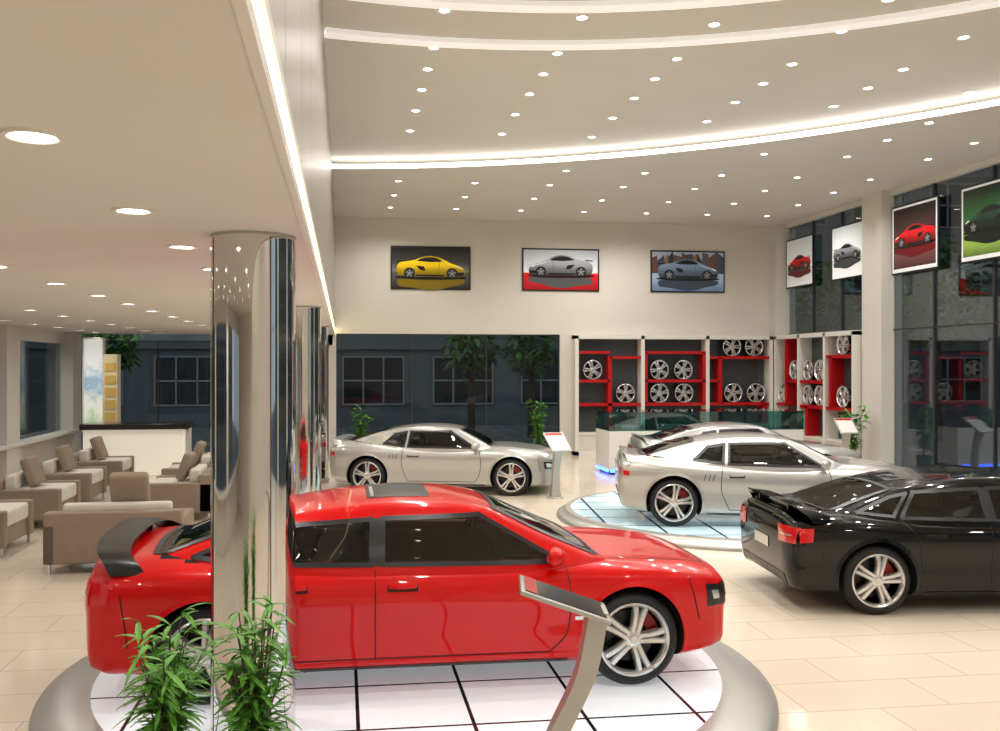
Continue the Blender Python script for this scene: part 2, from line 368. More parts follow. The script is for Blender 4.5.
        for s in(-1,1):
            patch(g,4,'F',[(s*.56,.58),(s*.82,.60)],[(s*.54,.70),(s*.82,.71)],.009,10,6)
            patch(g,3,'B',[(s*.22,.80),(s*.46,.80)],[(s*.22,.90),(s*.46,.90)],.008,8,6)
            patch(g,3,'B',[(s*.52,.80),(s*.84,.81)],[(s*.52,.90),(s*.84,.91)],.008,10,6)
            patch(g,3,sd(s),[(-2.25,.80),(-2.16,.80)],[(-2.25,.88),(-2.16,.87)],.008,6,4)
            patch(g,1,sd(s),[(2.24,.56),(2.44,.56)],[(2.22,.71),(2.42,.70)],.005,6,4)
            patch(g,4,sd(s),[(2.28,.59),(2.40,.59)],[(2.26,.68),(2.38,.67)],.010,6,4)
        patch(g,1,'F',[(-.5,.56),(.5,.56)],[(-.84,.735),(.84,.735)],.005,24,7)
        patch(g,1,'F',[(-.55,.30),(.55,.30)],[(-.62,.45),(.62,.45)],.006,20,5)
        patch(g,1,'B',[(-.7,.30),(.7,.30)],[(-.66,.46),(.66,.46)],.006,16,5)
        patch(g,5,'B',[(-.22,.60),(.22,.60)],[(-.22,.72),(.22,.72)],.008,6,4)
        for k in range(3): strip(g,2,'LR',[(-.98+.07*k,.84),(-1.01+.07*k,.74)],.014)
        hx=[(-.50,.82)]; mx,mz=.80,1.03; seats=((-.45,.98),(-1.25,.93)); dash=(.5,1.0)
        strip(g,1,'LR',[(-.95,.215),(1.0,.215)],.03,.004,20)
    for (x,z) in hx: strip(g,2,'LR',[(x-.12,z-.012),(x+.12,z-.012)],.05,.002)
    keep=[]
    for f in CF:
        if len(f)>4: continue
        ps=[CV[i] for i in f]; xm=sum(p[0] for p in ps)/4
        if all(p[2]<=float(C['cb'](xm))-.03 for p in ps): continue
        n=(Vector(ps[1])-Vector(ps[0])).cross(Vector(ps[3])-Vector(ps[0])).normalized()
        if abs(n.y)>.55 and any(all(inpoly((p[0],p[2]),L) for p in ps) for L in holes_s): continue
        if abs(n.z)>.4 and any(all(inpoly((p[0],p[1]),L) for p in ps) for L in holes_t): continue
        keep.append(f)
    add('cabin_shell',CV,keep,paint,root,True)
    g.obj('glazing_and_trim',[M_glassd,M_black,seam or M_seams,M_tail,M_lamp,M_alloy,paint],root,True,ang=60)
    for x,z in seats:
        for y in(-.40,.40):
            box('seat_back',x-.09,x+.07,y-.24,y+.24,z-.2,z+.16,M_int,root,.05)
            if x>-1: box('head_rest',x-.09,x+.0,y-.13,y+.13,z+.19,z+.31,M_int,root,.03)
    box('dashboard',dash[0],dash[1],-.70,.70,.93,1.02,M_black,root,.03)
    v=[];f=[]
    for i in range(24):
        a=2*pi*i/24
        for k in range(6):
            e=2*pi*k/6; rr=.16+.014*math.cos(e); yy=rr*math.cos(a)+.38; zz=rr*math.sin(a)+1.03; v.append((dash[0]-.14+.014*math.sin(e)+ (zz-1.03)*.35,yy,zz))
    for i in range(24):
        for k in range(6): f.append((i*6+k,i*6+(k+1)%6,((i+1)%24)*6+(k+1)%6,((i+1)%24)*6+k))
    add('steering_wheel',v,f,M_black,root,True)
    hb=MB()
    for (x,z) in hx:
        for s in(-1,1):
            n=12; v=[];f=[]
            for i in range(n):
                a=i/(n-1); sx=x+.11*(a*2-1); bo=.034*math.sin(a*pi)**.6+.002
                base=proj((sx,z),sd(s),0); y=abs(base.y)
                for dy,dz in((-.01,-.016),(bo,-.010),(bo,.014),(-.01,.020)): v.append((sx,s*(y+dy),z+dz))
            for i in range(n-1):
                for j in range(3): f.append((i*4+j,i*4+j+1,i*4+5+j,i*4+4+j))
            hb.add(v,f)
    for s in(-1,1):
        v=[];f=[]; nu,nv=16,12
        for i in range(nu):
            th=pi*i/(nu-1)
            for j in range(nv):
                ph=2*pi*j/nv; sx=math.cos(th); r=math.sin(th)**.7
                px=.075*r*math.cos(ph)*(1.25 if math.cos(ph)>0 else .7); pz=.072*r*math.sin(ph); py=.12*sx
                v.append((mx+px+ .03*(-sx),s*(1.02+py),mz+pz))
        for i in range(nu-1):
            for j in range(nv): f.append((i*nv+j,i*nv+(j+1)%nv,(i+1)*nv+(j+1)%nv,(i+1)*nv+j))
        hb.add(v,f); hb.box(mx-.03,mx+.04,*(sorted((s*.86,s*.95))),mz-.07,mz-.03)
    hb.obj('mirrors_and_handles',paint,root,True,ang=60)
    if kind=='sedan':
        path=[(-.90,.98,-2.20),(-.89,1.04,-2.24),(-.82,1.10,-2.31),(-.6,1.14,-2.37),(0,1.16,-2.40),(.6,1.14,-2.37),(.82,1.10,-2.31),(.89,1.04,-2.24),(.90,.98,-2.20)]; ch=.25; zt=.024
    else:
        path=[(-.86,1.0,-2.10),(-.8,1.07,-2.13),(-.5,1.105,-2.18),(0,1.115,-2.20),(.5,1.105,-2.18),(.8,1.07,-2.13),(.86,1.0,-2.10)]; ch=.16; zt=.026
    P=smoothpts(path,48); v=[];f=[]
    air=[(.5,-.2),(.25,.5),(-.2,.9),(-.5,1.3),(-.5,.7),(-.1,-.3),(.25,-.6)]
    T=np.gradient(P,axis=0)
    for p,tg in zip(P,T):
        ny,nz=-tg[1],tg[0]; l=math.hypot(ny,nz) or 1; ny/=l;nz/=l
        for a,bz in air: v.append((p[2]+a*ch,p[0]+ny*bz*zt,p[1]+nz*bz*zt))
    k=len(air)
    for i in range(len(P)-1):
        for j in range(k): f.append((i*k+j,i*k+(j+1)%k,(i+1)*k+(j+1)%k,(i+1)*k+j))
    f+= [tuple(range(k)),tuple(range((len(P)-1)*k,len(P)*k))]
    add('rear_spoiler',v,f,spoiler or paint,root,True,ang=50)
    if kind=='sedan':
        sp=MB()
        for y in(-.45,.45): sp.box(-2.42,-2.30,y-.02,y+.02,1.05,1.145)
        sp.obj('spoiler_posts',spoiler or paint,root)
    if kind not in WM: WM[kind]=make_wheel(D['R'])
    i=0
    for ax in(D['ar'],D['af']):
        for s in(-1,1):
            i+=1; o=bpy.data.objects.new('wheel_%d'%i,WM[kind]); COL.objects.link(o); o.parent=root
            o.location=(ax,s*.855,D['R']); o.rotation_euler=(0,random.uniform(0,.4) ,0 if s<0 else pi)
    box('underbody',-D['r']*.85,D['f']*.85,-.58,.58,.17,.5,M_well,root)
    root.location=loc; root.rotation_euler[2]=rz
    return root
PZ=.15
car('red_sedan_car','sedan',M_red,(.615,7.88,PZ),0,sunroof=True,seam=M_seam,spoiler=M_black)
car('black_sedan_car','sedan',M_blk,(7.46,9.85,0),math.radians(-6),seam=M_black)
car('silver_coupe_car','coupe',M_silver,(2.15,19.6,0),math.radians(-13))
car('silver_coupe_car','coupe',M_silver,(6.85,14.2,PZ),math.radians(-15))
car('silver_coupe_car','coupe',M_silver,(8.75,19.2,0),math.radians(-8))
# ---------------------------------------------------------------- platforms
def platform(name,x,y,R,Ri,m):
    r=empty(name,(x,y,0))
    v,f=lathe([(0,PZ),(Ri,PZ)],96); add('tile_deck',v,f,m,r)
    v,f=lathe([(Ri,PZ),(Ri+.02,PZ+.0),(Ri+.1,PZ-.005),(R-.14,PZ-.03),(R-.05,PZ-.07),(R,.05),(R,0)],96); add('metal_rim',v,f,M_rim,r,True,ang=60)
platform('display_platform',.6,7.85,3.02,2.6,M_plat)
platform('display_platform',6.75,15.2,3.0,2.75,M_plat2)
# ---------------------------------------------------------------- room shell
YB=26.7; XR=13.6; XL=-7.6; YF=-4; HL=3.6; HC=7.07; HU=7.3
box('floor',XL,XR,YF,YB,-.1,0,M_floor)
box('street_ground',-60,80,-20,90,-.4,-.12,M_street)
b=MB()
b.box(-.3,XR,YB,YB+.25,3.64,7.5); b.box(6.53,6.9,YB,YB+.25,0,3.64); b.box(6.9,XR,YB,YB+.25,0,3.64)
b.box(-3.6,-.3,YB,YB+.25,3.3,3.64); b.box(-.6,-.2,YB,YB+.25,0,3.64);
b.obj('wall_back',M_wall)
b=MB(); b.box(-.5,-.272,YF,YB,HL+.1,7.5); b.obj('wall_bulkhead',M_wall)
fa=empty('bulkhead_fascia')
b=MB()
for y in np.arange(YF,YB,1.6): b.box(-.27,-.25,y+.008,min(y+1.592,YB-.01),HL+.26,HC+.1)
b.obj('steel_panels',M_fascia,fa)
b=MB(); b.box(-.271,-.235,YF,YB-.01,HL-.01,HL+.05); b.box(-.27,-.235,YF,YB-.01,HL+.2,HL+.26); b.obj('channel_trims',M_white,fa)
box('led_strip',-.268,-.255,YF,YB-.01,HL+.06,HL+.19,M_led,fa)
box('ceiling_lounge',XL,-.272,YF,YB,HL,HL+.2,M_ceilL)
box('ceiling',-.5,XR,YF,YB,HU,HU+.2,M_ceil)
def arcband(name,cx,cy,r0,r1,z0,z1,a0,a1,m,n=90,parent=None):
    v=[];f=[]
    for i in range(n+1):
        a=math.radians(a0+(a1-a0)*i/n); c,s=math.cos(a),math.sin(a)
        for r,z in((r0,z0),(r1,z0),(r1,z1),(r0,z1)): v.append((cx+r*c,cy+r*s,z))
    for i in range(n):
        for j in range(4): f.append((i*4+j,i*4+(j+1)%4,i*4+4+(j+1)%4,i*4+4+j))
    return add(name,v,f,m,parent)
v=[];f=[];n=100
for i in range(n+1):
    a=math.radians(12.9+(85.5-12.9)*i/n); c,s=math.cos(a),math.sin(a)
    t=min((XR+2)/c,(YB-4.2)/s)
    for q in(16.1,t): 
        v.append((-2+q*c,4.2+q*s,HC)); 
    v.append((-2+16.1*c,4.2+16.1*s,HC+.06))
for i in range(n):
    f.append((i*3,i*3+1,i*3+4,i*3+3)); f.append((i*3,i*3+3,i*3+5,i*3+2))
add('ceiling_dropped_tier',v,f,M_ceil)
arcband('trim_cove_light',-2,4.2,16.09,16.13,HC+.01,HC+.10,12.9,83.9,M_cove)
arcband('trim_ceiling_band_1',1.6,2.3,10.22,10.45,HU-.07,HU-.005,12,100.3,M_coveb)
arcband('trim_ceiling_band_2',1.6,2.3,8.85,9.08,HU-.07,HU-.005,12,101.8,M_coveb)
box('wall_front',XL,XR,YF-.2,YF,-.1,7.5,M_wall)
b=MB(); b.box(XL-.2,XL,YF,YB+.25,-.1,.88)
b.box(XL-.2,XL,YF,YB+.25,3.3,3.8)
for y in(3,9,15,21,25.9): b.box(XL-.2,XL+.25,y,y+.8,0,3.6)
b.obj('wall_left',M_wall)
box('trim_sill_left',XL-.05,XL+.3,YF,YB,.86,.93,M_white)
box('window_left',XL-.1,XL-.08,YF,YB,.88,3.3,M_win)
b=MB(); b.box(XR,XR+.25,21.8,YB+.25,-.1,3.64); b.box(XR-.25,XR+.3,20.95,21.8,0,HC)
for y in(10.5,2): b.box(XR-.25,XR+.3,y,y+.85,0,HC)
b.box(XR-.02,XR+.25,YF,YB+.25,6.95,7.5); b.box(XR-.35,XR+.3,26.3,YB+.05,0,HC)
b.obj('wall_right',M_wall)
def glazing(name,axis,c,a0,a1,z0,z1,step,zs=()):
    r=empty(name); b=MB(); t=.015
    if axis=='x': 
        box('glass_pane',a0,a1,c,c+.02,z0,z1,M_win,r)
        k=a0
        while k<=a1+.01: b.box(k-t,k+t,c-.03,c+.05,z0,z1); k+=step
        for z in(z0,z1)+tuple(zs): b.box(a0,a1,c-.03,c+.05,z-t,z+t)
    else:
        box('glass_pane',c,c+.02,a0,a1,z0,z1,M_win,r)
        k=a0
        while k<=a1+.01: b.box(c-.03,c+.05,k-t,k+t,z0,z1); k+=step
        for z in(z0,z1)+tuple(zs): b.box(c-.03,c+.05,a0,a1,z-t,z+t)
    b.obj('mullions',M_mull,r)
glazing('window_1','x',YB+.1,-.2,6.53,0,3.62,2.24)
glazing('window_2','x',YB+.1,-7.6,-.6,0,3.4,2.33)
glazing('window_3','y',XR+.1,YF,20.95,0,6.97,1.95,(3.6,))
glazing('window_4','y',XR+.1,21.8,26.4,3.66,6.97,1.53)
# ---------------------------------------------------------------- columns
for i,y in enumerate((6.42,14.0,21.0)):
    r=empty('mirrored_column',(-.62,y,0))
    v,f=lathe([(.29,0),(.29,HL-.001)],64); add('steel_skin',v,f,M_chrome,r,True)
    v,f=lathe([(.30,0),(.30,.1),(.29,.11)],64); add('base_ring',v,f,M_rim,r,True,ang=40)
    v,f=lathe([(.29,HL-.02),(.293,HL-.02),(.293,HL-.001)],64); add('top_ring',v,f,M_rim,r,True,ang=40)
    b=MB()
    for k in range(4):
        a=k*pi/2+.5; b.box(.2895*math.cos(a)-.003,.2895*math.cos(a)+.003,.2895*math.sin(a)-.003,.2895*math.sin(a)+.003,.1,HL-.03)
    b.obj('joints',M_mull,r)
# ---------------------------------------------------------------- downlights
dl=empty('recessed_downlights')
b=MB()
def disc(x,y,z,r=.065):
    n=20; ring=[(x+r*math.cos(2*pi*i/n),y+r*math.sin(2*pi*i/n),z-.006) for i in range(n)]
    b.add(ring,[tuple(range(n))],0)
    v,f=lathe([(r,z-.004),(r+.012,z-.014),(r+.03,z-.012),(r+.036,z)],n); b.add([(p[0]+x,p[1]+y,p[2]) for p in v],f,1)
def spot(x,y,z,e,ang=155):
    l=bpy.data.lights.new('downlight','SPOT'); l.energy=e; l.spot_size=math.radians(ang); l.spot_blend=.8; l.shadow_soft_size=.09; l.color=(1,.972,.93)
    o=bpy.data.objects.new('downlight_lamp',l); COL.objects.link(o); o.location=(x,y,z-.03); o.parent=dl
xsr=[1.3+1.83*k for k in range(7)]
rows=[8.2,9.4,10.5,11.58,12.95,13.9,14.95,16.2,17.6,19.7,21.3,23.1,24.9]
for j,y in enumerate(rows):
    for i,x in enumerate(xsr):
        d=math.hypot(x+2,y-4.2)
        if abs(d-16.1)<.3: continue
        z=HU if d<16.1 else HC
        db=math.hypot(x-1.6,y-2.3)
        if abs(db-10.33)<.2 or abs(db-8.96)<.2: continue
        disc(x,y,z)
        if (i+2*j)%4==0 or (i+2*j)%4==3 and j%2==0: spot(x,y,z,285)
for y in(-2,1,4): 
    for x in(1.3,4.9,8.6,12.2):
        disc(x,y,HU)
        if (x in(1.3,8.6))==(y!=1): spot(x,y,HU,480)
for i,y in enumerate([.4,2.05,3.7,5.4,7.0,8.6,10.3,12,13.6,15.3,17,18.7,20.4,22.1,23.8,25.4]):
    for k,x in enumerate((-1.2,-3.1,-5.0,-6.6)):
        disc(x,y,HL,.085)
        if (i+2*k)%4==0: spot(x,y,HL,120,165)
b.obj('lenses_and_trims',[M_down,M_trimring],dl)
# ---------------------------------------------------------------- wall posters
PN=[0]
def poster(name,loc,rz,w,h,bgstops,groundstops,carcol,gz=.35,scale=.8,flip=False,cz=-.04,noise=.15,border=None,reflect=True,city=None):
    PN[0]+=1; pn=str(PN[0]); r=empty(name,loc,rz)
    def M(c,e=.22): return mat('print_ink_%s_%s'%(pn,'_'.join(map(str,c))),c,.25,0,e)
    b=MB(); t=.045; b.box(-w/2-t,w/2+t,-.03,0.0,-h/2-t,h/2+t); b.obj('frame',M_black,r)
    def flat(n,pts,m,d):
        add(n,[(p[0],-.03-d,p[1]) for p in pts],[tuple(range(len(pts)))],m if not isinstance(m,tuple) else M(m),r)
    g0=-h/2+h*gz
    flat('backdrop',[(-w/2,g0),(w/2,g0),(w/2,h/2),(-w/2,h/2)],gradmat('print_backdrop_'+pn,bgstops,2,g0,h/2,noise),.003)
    flat('ground',[(-w/2,-h/2),(w/2,-h/2),(w/2,g0),(-w/2,g0)],gradmat('print_ground_'+pn,groundstops,2,-h/2,g0,noise),.003)
    if city:
        rs=random.Random(3); x=-w/2; k=0
        while x<w/2-.02:
            bw=rs.uniform(.12,.3); x1=min(w/2,x+bw); flat('street_building',[(x,g0),(x1,g0),(x1,g0+h*rs.uniform(.3,.58)),(x,g0+h*rs.uniform(.3,.58))],city[k%len(city)],.0045); x=x1; k+=1
    s=w*scale; fx=-1 if flip else 1
    dk=lambda c,k:tuple(int(min(255,v*k)) for v in c)
    tr=lambda P,ky=1,dz=0:[(fx*p[0]*s,p[1]*ky*s+cz*h+dz) for p in P]
    out=smoothpts([(-.5,-.03),(-.495,.05),(-.46,.095),(-.36,.118),(-.24,.14),(-.12,.185),(.0,.20),(.10,.185),(.22,.135),(.30,.095),(.42,.055),(.49,.015),(.505,-.04),(.49,-.09),(.42,-.10),(.0,-.105),(-.4,-.10),(-.48,-.085),(-.5,-.03)],80)[:-1]
    if reflect:
        flat('car_reflection',[(p[0]*s*fx,-(p[1]+.125)*s*.55+cz*h-.125*s) for p in out],dk(carcol,.5),.006)
    flat('shadow',[(fx*.53*s*math.cos(a),cz*h-.115*s+.035*s*math.sin(a)) for a in np.linspace(0,2*pi,30)][:-1],dk(groundstops[0][1],.25),.008)
    flat('car_body',tr(out),gradmat('print_car_'+pn,[(0,dk(carcol,.35)),(.35,dk(carcol,.75)),(.55,carcol),(.8,dk(carcol,1.12)),(1,dk(carcol,.8))],2,cz*h-.1*s,cz*h+.2*s,.08),.010)
    flat('car_window',tr(smoothpts([(-.22,.125),(-.12,.168),(.0,.182),(.08,.170),(.17,.125),(.05,.112),(-.22,.125)],30)[:-1]),(20,22,26),.012)
    flat('bonnet_light',tr([(.18,.118),(.30,.086),(.42,.045),(.36,.045),(.24,.08)]),dk(carcol,1.35),.0115)
    flat('side_intake',tr([(-.22,.06),(-.10,.045),(-.08,-.02),(-.16,-.005)]),(18,18,20),.0115)
    flat('sill',tr([(-.22,-.075),(.20,-.075),(.19,-.098),(-.21,-.098)]),(20,20,20),.0116)
    flat('nose_intake',tr([(.36,-.04),(.495,-.035),(.485,-.085),(.40,-.09)]),(16,16,18),.0116)
    flat('door_line',tr([(.125,.115),(.13,.115),(.115,-.07),(.11,-.07)]),dk(carcol,.4),.0117)
    flat('rear_wing',tr([(-.50,.125),(-.38,.135),(-.38,.122),(-.50,.110)]),(22,22,22),.0117)
    flat('headlamp',tr([(.38,.048),(.46,.012),(.475,.018),(.42,.05)]),(240,240,230),.013)
    for x in(-.315,.315):
        cxx,czz=fx*x*s,cz*h-.055*s
        for rr,c,d in((.082,(12,12,13),.0135),(.06,(60,60,62),.0145)):
            flat('wheel_disc',[(cxx+rr*s*math.cos(a),czz+rr*s*math.sin(a)) for a in np.linspace(0,2*pi,25)][:-1],c,d)
        for k in range(5):
            a=k*2*pi/5+.3; q=.008
            flat('wheel_spoke',[(cxx+s*(rr*math.cos(a)+e*math.sin(a)),czz+s*(rr*math.sin(a)-e*math.cos(a))) for rr,e in((0,-q),(.058,-q),(.058,q),(0,q))],(130,130,132),.0155+k*.0001)
    if border:
        for q in((-h/2,-h/2+.09),(h/2-.05,h/2)): flat('white_margin',[(-w/2,q[0]),(w/2,q[0]),(w/2,q[1]),(-w/2,q[1])],border,.017)
        for q in((-w/2,-w/2+.05),(w/2-.05,w/2)): flat('white_margin',[(q[0],-h/2),(q[1],-h/2),(q[1],h/2),(q[0],h/2)],border,.0172)
    return r
Yp=YB-.003; Xp=XR
poster('framed_car_poster',(2.59,Yp,5.6),0,2.3,1.2,[(0,(124,122,116)),(.5,(62,60,60)),(1,(22,22,24))],[(0,(18,18,18)),(1,(84,82,80))],(236,196,16),.4,.88)
poster('framed_car_poster',(6.55,Yp,5.6),0,2.3,1.2,[(0,(232,234,236)),(1,(176,180,186))],[(0,(150,10,20)),(1,(214,30,38))],(150,152,156),.42,.86,True,.04)
poster('framed_car_poster',(10.57,Yp,5.6),0,2.3,1.2,[(0,(70,62,62)),(.5,(110,110,116)),(1,(150,160,172))],[(0,(66,92,128)),(1,(150,170,196))],(112,128,150),.45,.84,False,0,.5,None,True,[(96,64,54),(60,66,78),(128,96,76),(48,50,58),(86,74,70)])
W3=[(0,(236,238,238)),(1,(196,200,202))]
poster('framed_car_poster',(Xp,25.45,5.8),-pi/2,1.5,1.4,W3,[(0,(238,238,238)),(1,(206,208,210))],(178,22,26),.35,.9,True)
poster('framed_car_poster',(Xp,22.87,5.8),-pi/2,1.45,1.4,W3,[(0,(240,240,240)),(1,(214,216,216))],(120,122,126),.35,.92)
poster('framed_car_poster',(Xp,19.95,5.78),-pi/2,1.7,1.6,[(0,(96,60,60)),(1,(20,12,14))],[(0,(40,14,16)),(1,(110,66,66))],(196,20,28),.3,.92,True,0,.15,(226,226,224))
poster('framed_car_poster',(Xp,17.4,5.78),-pi/2,1.75,1.6,[(0,(130,180,66)),(.5,(48,104,50)),(1,(14,36,22))],[(0,(30,60,26)),(1,(150,180,80))],(34,58,50),.28,.92,True,0,.2,(226,226,224))
# ---------------------------------------------------------------- wheel display shelving
rimmesh=make_wheel(.33,.16,False)
rimmesh.name='alloy_rim_mesh'
rimmesh.transform(Matrix.Scale(1.15,4))
def shelf(name,loc,rz,bays,bw,layout):
    r=empty(name,loc,rz); b=MB(); d=.42; Wd=bays*bw
    for k in range(bays+1):
        b.box(k*bw-.055,k*bw+.055,-d,-.003,0,3.6)
    b.box(-.055,Wd+.055,-d,-.003,3.5,3.62); b.box(-.055,Wd+.055,-d,-.003,0,.12); 
    b.box(0,Wd,-d+.03,-.003,.62,.68)
    b.obj('white_frame',M_white,r)
    box('back_panel',0,Wd,-.02,-.004,.1,3.55,M_shback,r)
    box('base_cabinet',.06,Wd-.06,-d+.05,-.03,.12,.62,M_cush,r)
    b=MB(); i=0
    for k,L in enumerate(layout):
        for (x0,x1,z) in L['h']: b.box(k*bw+x0*bw+.055*(x0==0),k*bw+x1*bw-.055*(x1==1),-d+.02,-.02,z-.05,z+.035)
        for (x,z0,z1) in L['v']: b.box(k*bw+x*bw-.06+.09*(x==0)-.09*(x==1),k*bw+x*bw+.06+.09*(x==0)-.09*(x==1),-d+.02,-.02,z0,z1)
        for (x,z) in L['w']:
            i+=1; o=bpy.data.objects.new('alloy_wheel_%d'%i,rimmesh); COL.objects.link(o); o.parent=r; o.location=(k*bw+x*bw,-.24,z+.035+.292); o.rotation_euler=(0,random.random(),0)
    b.obj('red_shelves',M_redsh,r)
LA=dict(h=[(0,.5,2.24),(.5,1,1.53),(0,.5,1.53),(.5,1,2.95),(0,.5,3.1)],v=[(.5,1.5,2.98),(.5,.68,1.53)],w=[(.25,2.24),(.75,1.53)])
LB=dict(h=[(0,1,1.53),(0,1,2.24),(0,1,3.1)],v=[(.0,1.53,3.1),(1,1.53,3.1)],w=[(.27,2.24),(.64,2.24),(.27,1.53),(.65,1.53)])
LC=dict(h=[(0,1,2.95),(0,1,1.53),(0,.2,2.24)],v=[(.2,1.53,2.95),(.9,.68,1.53)],w=[(.4,2.95),(.75,2.95),(.42,1.53),(.78,1.53)])
shelf('wheel_display_shelf',(6.95,YB-.003,0),0,3,2.05,[LA,LB,LC])
LD=dict(h=[(0,.45,1.53),(.45,1,2.24)],v=[(.45,1.53,3.5)],w=[(.72,2.24),(.22,1.53)])
LE=dict(h=[(0,1,2.24),(0,1,1.53)],v=[(.3,.68,1.53)],w=[(.27,2.24),(.72,2.24),(.27,1.53),(.72,1.53)])
LF=dict(h=[(0,1,2.95),(0,1,1.53)],v=[(.2,1.53,2.95)],w=[(.55,2.95),(.55,1.53)])
shelf('wheel_display_shelf',(XR-.003,26.2,0),-pi/2,3,1.42,[LD,LE,LF])
# ---------------------------------------------------------------- counters
r=empty('display_counter')
box('counter_body',6.5,11.6,21.5,22.7,.1,1.08,M_white,r,.03)
box('plinth',6.58,11.5,21.6,22.6,0,.1,M_black,r)
box('blue_led_glow',6.485,6.5,21.55,22.65,.06,.13,mat('led_blue',(70,110,255),.5,0,6),r)
box('blue_led_glow_front',6.52,11.5,21.485,21.5,.06,.13,MATS['led_blue'],r)
box('glass_display_top',6.5,11.6,21.5,22.7,1.085,1.55,M_gl2,r)
b=MB(); 
for k in range(4): b.box(6.9+k*1.1,7.5+k*1.1,21.8,22.3,1.09,1.2)
b.obj('display_items',M_alloy,r)
r=empty('reception_counter')
box('counter_front',-6.3,-3.9,23.0,23.2,0,1.12,mat('counter_backlit_white',(240,234,218),.4,0,.35),r,.01)
box('counter_end',-4.05,-3.9,23.2,24.1,0,1.12,M_white,r,.01)
box('counter_top',-6.35,-3.8,22.85,23.7,1.13,1.27,mat('counter_top_dark',(40,34,30),.2),r,.02)
box('work_surface',-6.3,-4.05,23.2,23.9,.74,.78,M_taupe,r)
r=empty('illuminated_poster_stand')
box('lightbox_body',-6.98,-6.4,25.4,25.55,.9,3.45,M_white,r,.01)
box('lightbox_picture',-6.93,-6.45,25.385,25.4,1.0,3.4,gradmat('lightbox_print',[(0,(190,150,70)),(.25,(150,180,150)),(.5,(225,225,210)),(.75,(140,170,190)),(1,(230,232,230))],2,1.0,3.4,.5,.5,5),r)
box('lightbox_foot',-6.8,-6.5,25.35,25.6,0,.9,M_white,r)
r=empty('product_display_totem')
box('totem_case',-6.3,-5.95,24.9,25.3,0,3.0,mat('totem_cream',(206,190,150),.3,0,.15),r,.01)
b=MB(); 
for k in range(6): b.box(-6.26,-5.99,24.87,24.9,.9+k*.33,1.12+k*.33)
b.obj('totem_panels',mat('totem_panel',(176,146,80),.3,0,.3),r)
# ---------------------------------------------------------------- armchairs
def armchair(loc,rz,w=1.25,name='lounge_armchair',pil=((-.05,0,.90),)):
    r=empty(name,loc,rz)
    box('base',-.5,.5,-w/2+.14,w/2-.14,.14,.40,M_taupe,r,.02)
    box('back',-.60,-.36,-w/2,w/2,.14,.80,M_taupe,r,.03)
    box('arm_1',-.60,.56,-w/2,-w/2+.16,.14,.66,M_taupe,r,.03)
    box('arm_2',-.60,.56,w/2-.16,w/2,.14,.66,M_taupe,r,.03)
    box('seat_cushion',-.36,.54,-w/2+.17,w/2-.17,.40,.64,M_cush,r,.05)
    box('back_cushion',-.36,-.18,-w/2+.17,w/2-.17,.62,.88,M_cush,r,.05)
    for q in pil:
        P=box('throw_pillow',-.08,.08,-.25,.25,-.25,.25,M_pillow,r,.06); P.location=q; P.rotation_euler=(0,-.35,0)
    b=MB()
    for x in(-.54,.50):
        for y in(-w/2+.06,w/2-.06): b.box(x-.02,x+.02,y-.02,y+.02,0,.14)
    b.obj('legs',M_alloy,r)
armchair((-2.97,12.75,0),pi/2+.02,1.72,'lounge_sofa',((-.14,-.12,1.02),))
for x,y,a in((-2.85,16.7,pi),(-3.0,19.0,pi),(-2.9,21.2,pi),(-5.25,13.9,0),(-5.2,16.2,0),(-5.3,18.4,0),(-5.25,20.6,0),(-5.3,11.5,0)):
    armchair((x,y,0),a)
# ---------------------------------------------------------------- info stands
def infostand(loc,rz,s=1,tilt=.5,top=(60,60,62),accent=True,h=1.4,px=.06,lean=1):
    r=empty('information_stand',loc,rz); bx=-.12*lean
    v,f=lathe([(0,0),(.17*s,0),(.17*s,.015),(.15*s,.03),(0,.03)],40); add('base_plate',[(p[0]+bx,p[1],p[2]) for p in v],f,M_rim,r,True,ang=40)
    P=smoothpts([(bx,.03),(bx*.95,.25*h),(bx*.45,.5*h),(.06,.76*h),(.115,h-.05)],30); v=[];f=[]
    for i,(x,z) in enumerate(P):
        w=(.085-.035*math.sin(i/29*pi))*s+ .02
        v+=[(x-.05,-w,z),(x+.05,-w,z),(x+.05,w,z),(x-.05,w,z)]
    for i in range(29):
        for j in range(4): f.append((i*4+j,i*4+(j+1)%4,i*4+4+(j+1)%4,i*4+4+j))
    f+=[(0,1,2,3),(116,117,118,119)]
    add('curved_post',v,f,M_rim,r,True,ang=40)
    p=empty('panel_pivot',(px,0,h)); p.parent=r; p.rotation_euler=(0,tilt,0)
    box('panel',-.3*s,.3*s,-.22*s,.22*s,-.012,.012,M_rim,p,.008)
    box('panel_print',-.27*s,.27*s,-.19*s,.19*s,.013,.016,mat('panel_print%d'%top[0],top,.12),p)
    if accent: box('panel_heading',-.27*s,-.19*s,-.19*s,.19*s,.0165,.018,M_redsh,p)
infostand((1.20,4.58,0),math.radians(-10),.80,.32,(52,50,50),True,1.48,-.06,2)
infostand((4.3,17.9,0),math.radians(-80),1,.6,(225,222,215),True,1.15,.06,.4)
infostand((12.0,20.3,0),math.radians(-100),1,.6,(225,222,215),True,1.25,.06,.4)
